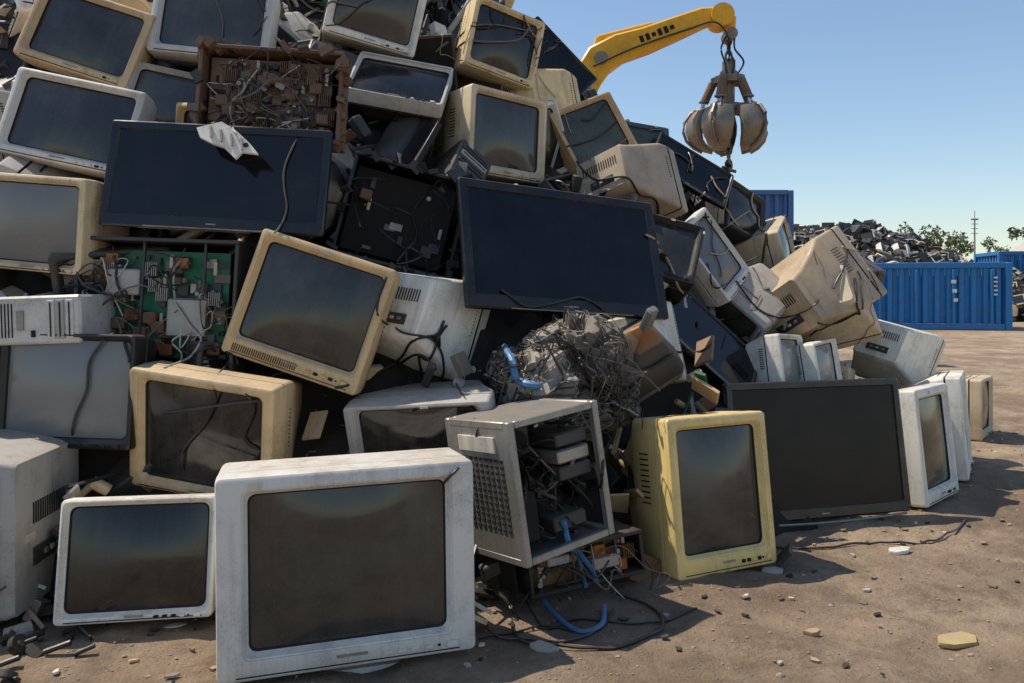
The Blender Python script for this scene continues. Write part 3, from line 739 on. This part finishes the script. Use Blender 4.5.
# ------------------------------------------------------------------ containers
MT['cblue']=plastic('blue_container_paint',(.03,.18,.42),.5,.5,.3,grime=(.14,.07,.03))
MT['cblue2']=plastic('dark_blue_container_paint',(.02,.13,.36),.35,.5,.3,grime=(.10,.05,.03))
def container(L_,W_,H_,mat,marks=True):
    mb=MB()
    def side(y,sgn,a,b2,ax):
        top=[];bot=[];P=[]; u=a; i=0
        while u<b2:
            P.append((u,y-(.0 if (i//2)%2==0 else .09)*sgn)); u+=.11 if i%2==0 else .035; i+=1
        P.append((b2,y))
        for u,w_ in P:
            bot.append((u,w_,.16) if ax=='x' else (w_,u,.16)); top.append((u,w_,H_-.12) if ax=='x' else (w_,u,H_-.12))
        nn=len(P); mb.add(bot+top,[(i,i+1,nn+i+1,nn+i) for i in range(nn-1)],mat)
    side(-W_/2,-1,-L_/2+.1,L_/2-.1,'x'); side(W_/2,1,-L_/2+.1,L_/2-.1,'x')
    side(L_/2,1,-W_/2+.1,W_/2-.1,'y'); side(-L_/2,-1,-W_/2+.1,W_/2-.1,'y')
    for sx in(-1,1):
        for sy in(-1,1): mb.box((sx*L_/2,sy*W_/2,H_/2),(.16,.16,H_),mat,.01)
    for z in(.08,H_-.06):
        for sy in(-1,1): mb.box((0,sy*W_/2,z),(L_-.17,.13,.15),mat,.01)
        for sx in(-1,1): mb.box((sx*L_/2,0,z),(.13,W_-.17,.15),mat,.01)
    for i in range(int(L_/.9)): mb.box((-L_/2+.7+.9*i,-W_/2-.075,H_/2),(.07,.05,H_-.35),mat,.01)
    mb.sbox((0,0,.14),(L_-.1,W_-.1,.03),'rust')
    if marks:
        for k in range(3): mb.sbox((L_/2-1.3+.02*k,-W_/2-.06,H_*.72-.24*k),(.10,.09,.09),'white')
        for k in range(5): mb.sbox((L_/2-.32,-W_/2-.06,H_*.78-.11*k),(.08,.09,.045),'white')
    return mb
mb=container(5.6,2.4,1.76,'cblue'); mb.obj('shipping_container',XF((10.45,22.6,0),-14))
mb=container(2.6,5,2.05,'cblue',False); mb.obj('shipping_container',XF((7.4,27.5,0),0))
mb=container(2.6,5,2.1,'cblue2',False); mb.sbox((0,0,2.07),(2.6,5,.05),'cblue2'); mb.obj('shipping_container',XF((7.4,27.5,2.06),0))
mb=container(6,2.4,2.6,'cblue',False); mb.obj('shipping_container',XF((22.9,33,0),-10))
mb=MB(); rdh=random.Random(3)
def dh(x,y):
    b2=1-((y-31)/4.5)**2
    pr=min(1,max(0,(x-9)/1.6))*(3.35 if x<13.6 else max(1.7,3.35-(x-13.6)*.42))*min(1,max(0,(27-x)/2))
    return pr*max(0,b2)**.5+.55*noise.noise(Vector((x*.7,y*.7,0)))+.25*noise.noise(Vector((x*2,y*2,5)))
vs=[(7.5+20*i/60,26+10*j/30,dh(7.5+20*i/60,26+10*j/30)-.4) for j in range(31) for i in range(61)]
mb.add(vs,[(j*61+i,j*61+i+1,(j+1)*61+i+1,(j+1)*61+i) for j in range(30) for i in range(60)],'dark')
for _ in range(5000):
    x=rdh.uniform(8.6,26.5);y=rdh.uniform(26.3,33);z=dh(x,y)
    if z<.1: continue
    s=rdh.uniform(.22,.46); q=Matrix.Rotation(rdh.gauss(0,.7),4,'Z')@Matrix.Rotation(rdh.gauss(-.15,.35),4,'X')@Matrix.Rotation(rdh.gauss(0,.4),4,'Y')
    mt=rdh.choice(['black','char','dark','grey','white','char','black','cream','black','char','silver','black','dark'])
    k=rdh.random(); P=Vector((x,y,z-.12))
    if k<.5:
        old=mb.M; mb.M=Matrix.Translation(P)@q
        a,b_=s/2,s*.42
        rs=[[(u,yy,v) for u,v in ((-a*e,-b_*e),(a*e,-b_*e),(a*e,b_*e),(-a*e,b_*e))] for yy,e in((-s*.38,1),(-s*.1,.98),(s*.42,.6))]
        mb.loft(rs,mt,mt,mt)
        mb.sbox((0,-s*.381,s*.02),(s*.80,.012,s*.62),'s_dark' if rdh.random()<.7 else 's_grey'); mb.M=old
    elif k<.75: mb.sbox(P,(s*1.3,s*.10,s*.8),rdh.choice(['black','char','dark']),q)
    else:
        q=Matrix.Rotation(rdh.uniform(0,TAU),4,'Z')@Matrix.Rotation(rdh.uniform(-1.2,1.2),4,'X')
        mb.sbox(P+Vector((0,0,.06)),(s*rdh.uniform(.5,1.8),s*.08,s*rdh.uniform(.06,.4)),mt,q)
mb.obj('distant_scrap_heap')
def leafm(nm,col):
    m,n,b=nt(nm); v,r=coords(n); c=mix(n,noi(n,v,1.2,3),tuple(x*.6 for x in col),tuple(x*1.3 for x in col)); n.links.new(c,b.inputs['Base Color']); b.inputs['Roughness'].default_value=.7; return m
MT['leaf']=leafm('leaves',(.085,.115,.045)); MT['bark']=plastic('bark',(.10,.075,.05),.4,.9,.2)
mb=MB(); rt=random.Random(9)
for i in range(50):
    x=-70+rt.uniform(-2,2)+3.4*i; y=rt.uniform(80,100); H_=rt.uniform(6.8,8.6)
    mb.tube((x,y,0),(x+rt.uniform(-.3,.3),y,H_*.6),.2,'bark',6,.08)
    for k in range(4): 
        a=rt.uniform(0,TAU); mb.tube((x,y,H_*(.3+.08*k)),(x+math.cos(a)*1.3,y+math.sin(a)*1.3,H_*(.55+.08*k)),.07,'bark',5,.03)
    for c_ in range(10):
        cx=x+rt.gauss(0,1.3);cy=y+rt.gauss(0,1.2);cz=H_*rt.uniform(.35,.93);cr=rt.uniform(.6,1.2)
        for _ in range(55):
            d=Vector((rt.gauss(0,1),rt.gauss(0,1),rt.gauss(0,.8))); d=d.normalized()*cr*rt.uniform(.5,1.05)
            p=Vector((cx,cy,cz))+d; s=rt.uniform(.12,.26); q=rndrot().to_3x3()
            mb.add([p+q@Vector((-s,-s,0)),p+q@Vector((s,-s*.6,0)),p+q@Vector((s*.4,s,0))],[(0,1,2)],'leaf')
mb.obj('tree_line')
mb=MB(); mb.tube((0,0,0),(0,0,6.3),.09,'metal',8,.05); mb.box((0,0,6.35),(.5,.2,.12),'metal'); mb.tube((0,0,6.3),(0,0,7.0),.03,'metal',6)
for k in range(3): mb.sbox((0,0,5.3+.35*k),(.5,.05,.05),'metal')
mb.obj('utility_pole',XF((34.7,60,0)))
mb=MB(); mb.box((0,0,1.9),(16,10,3.8),'tan',.05)
mb.add([(-8.3,-5.3,3.82),(8.3,-5.3,3.82),(8.3,5.3,3.82),(-8.3,5.3,3.82),(-8.3,0,5.0),(8.3,0,5.0)],[(0,1,5,4),(2,3,4,5),(0,4,3),(1,2,5)],'white')
for i in range(5): mb.box((-6.4+3.2*i,-5.02,1.5),(1.6,.08,2.4),'blue',.02)
mb.obj('warehouse',XF((49,62,0),-12))

# ------------------------------------------------------------------ light, world, camera
sunv=Vector((-.47,.15,.86)).normalized()
el=math.asin(sunv.z); az=math.atan2(sunv.x,sunv.y)
w=bpy.data.worlds.new("World"); scene.world=w; w.use_nodes=True
sky=w.node_tree.nodes.new('ShaderNodeTexSky'); sky.sky_type='NISHITA'; sky.sun_disc=False
sky.sun_elevation=el; sky.sun_rotation=az; sky.air_density=1.15; sky.dust_density=.4; sky.ozone_density=2.2
bg=w.node_tree.nodes['Background']; bg.inputs[1].default_value=.145
w.node_tree.links.new(sky.outputs[0],bg.inputs[0])
sl=bpy.data.lights.new('sun','SUN'); sl.energy=5.0; sl.angle=R(.5); sl.color=(1,.93,.82)
so=bpy.data.objects.new('sun',sl); scene.collection.objects.link(so); so.rotation_euler=sunv.to_track_quat('Z','Y').to_euler()
cam=bpy.data.cameras.new('camera'); co=bpy.data.objects.new('camera',cam); scene.collection.objects.link(co)
co.location=(0,0,1.05); co.rotation_euler=(R(90),0,0)
cam.sensor_width=36; cam.lens=36*800/1024; cam.shift_y=-(341.5-290)/1024; cam.clip_end=2000; cam.clip_start=.05
scene.camera=co
scene.view_settings.view_transform='Standard'
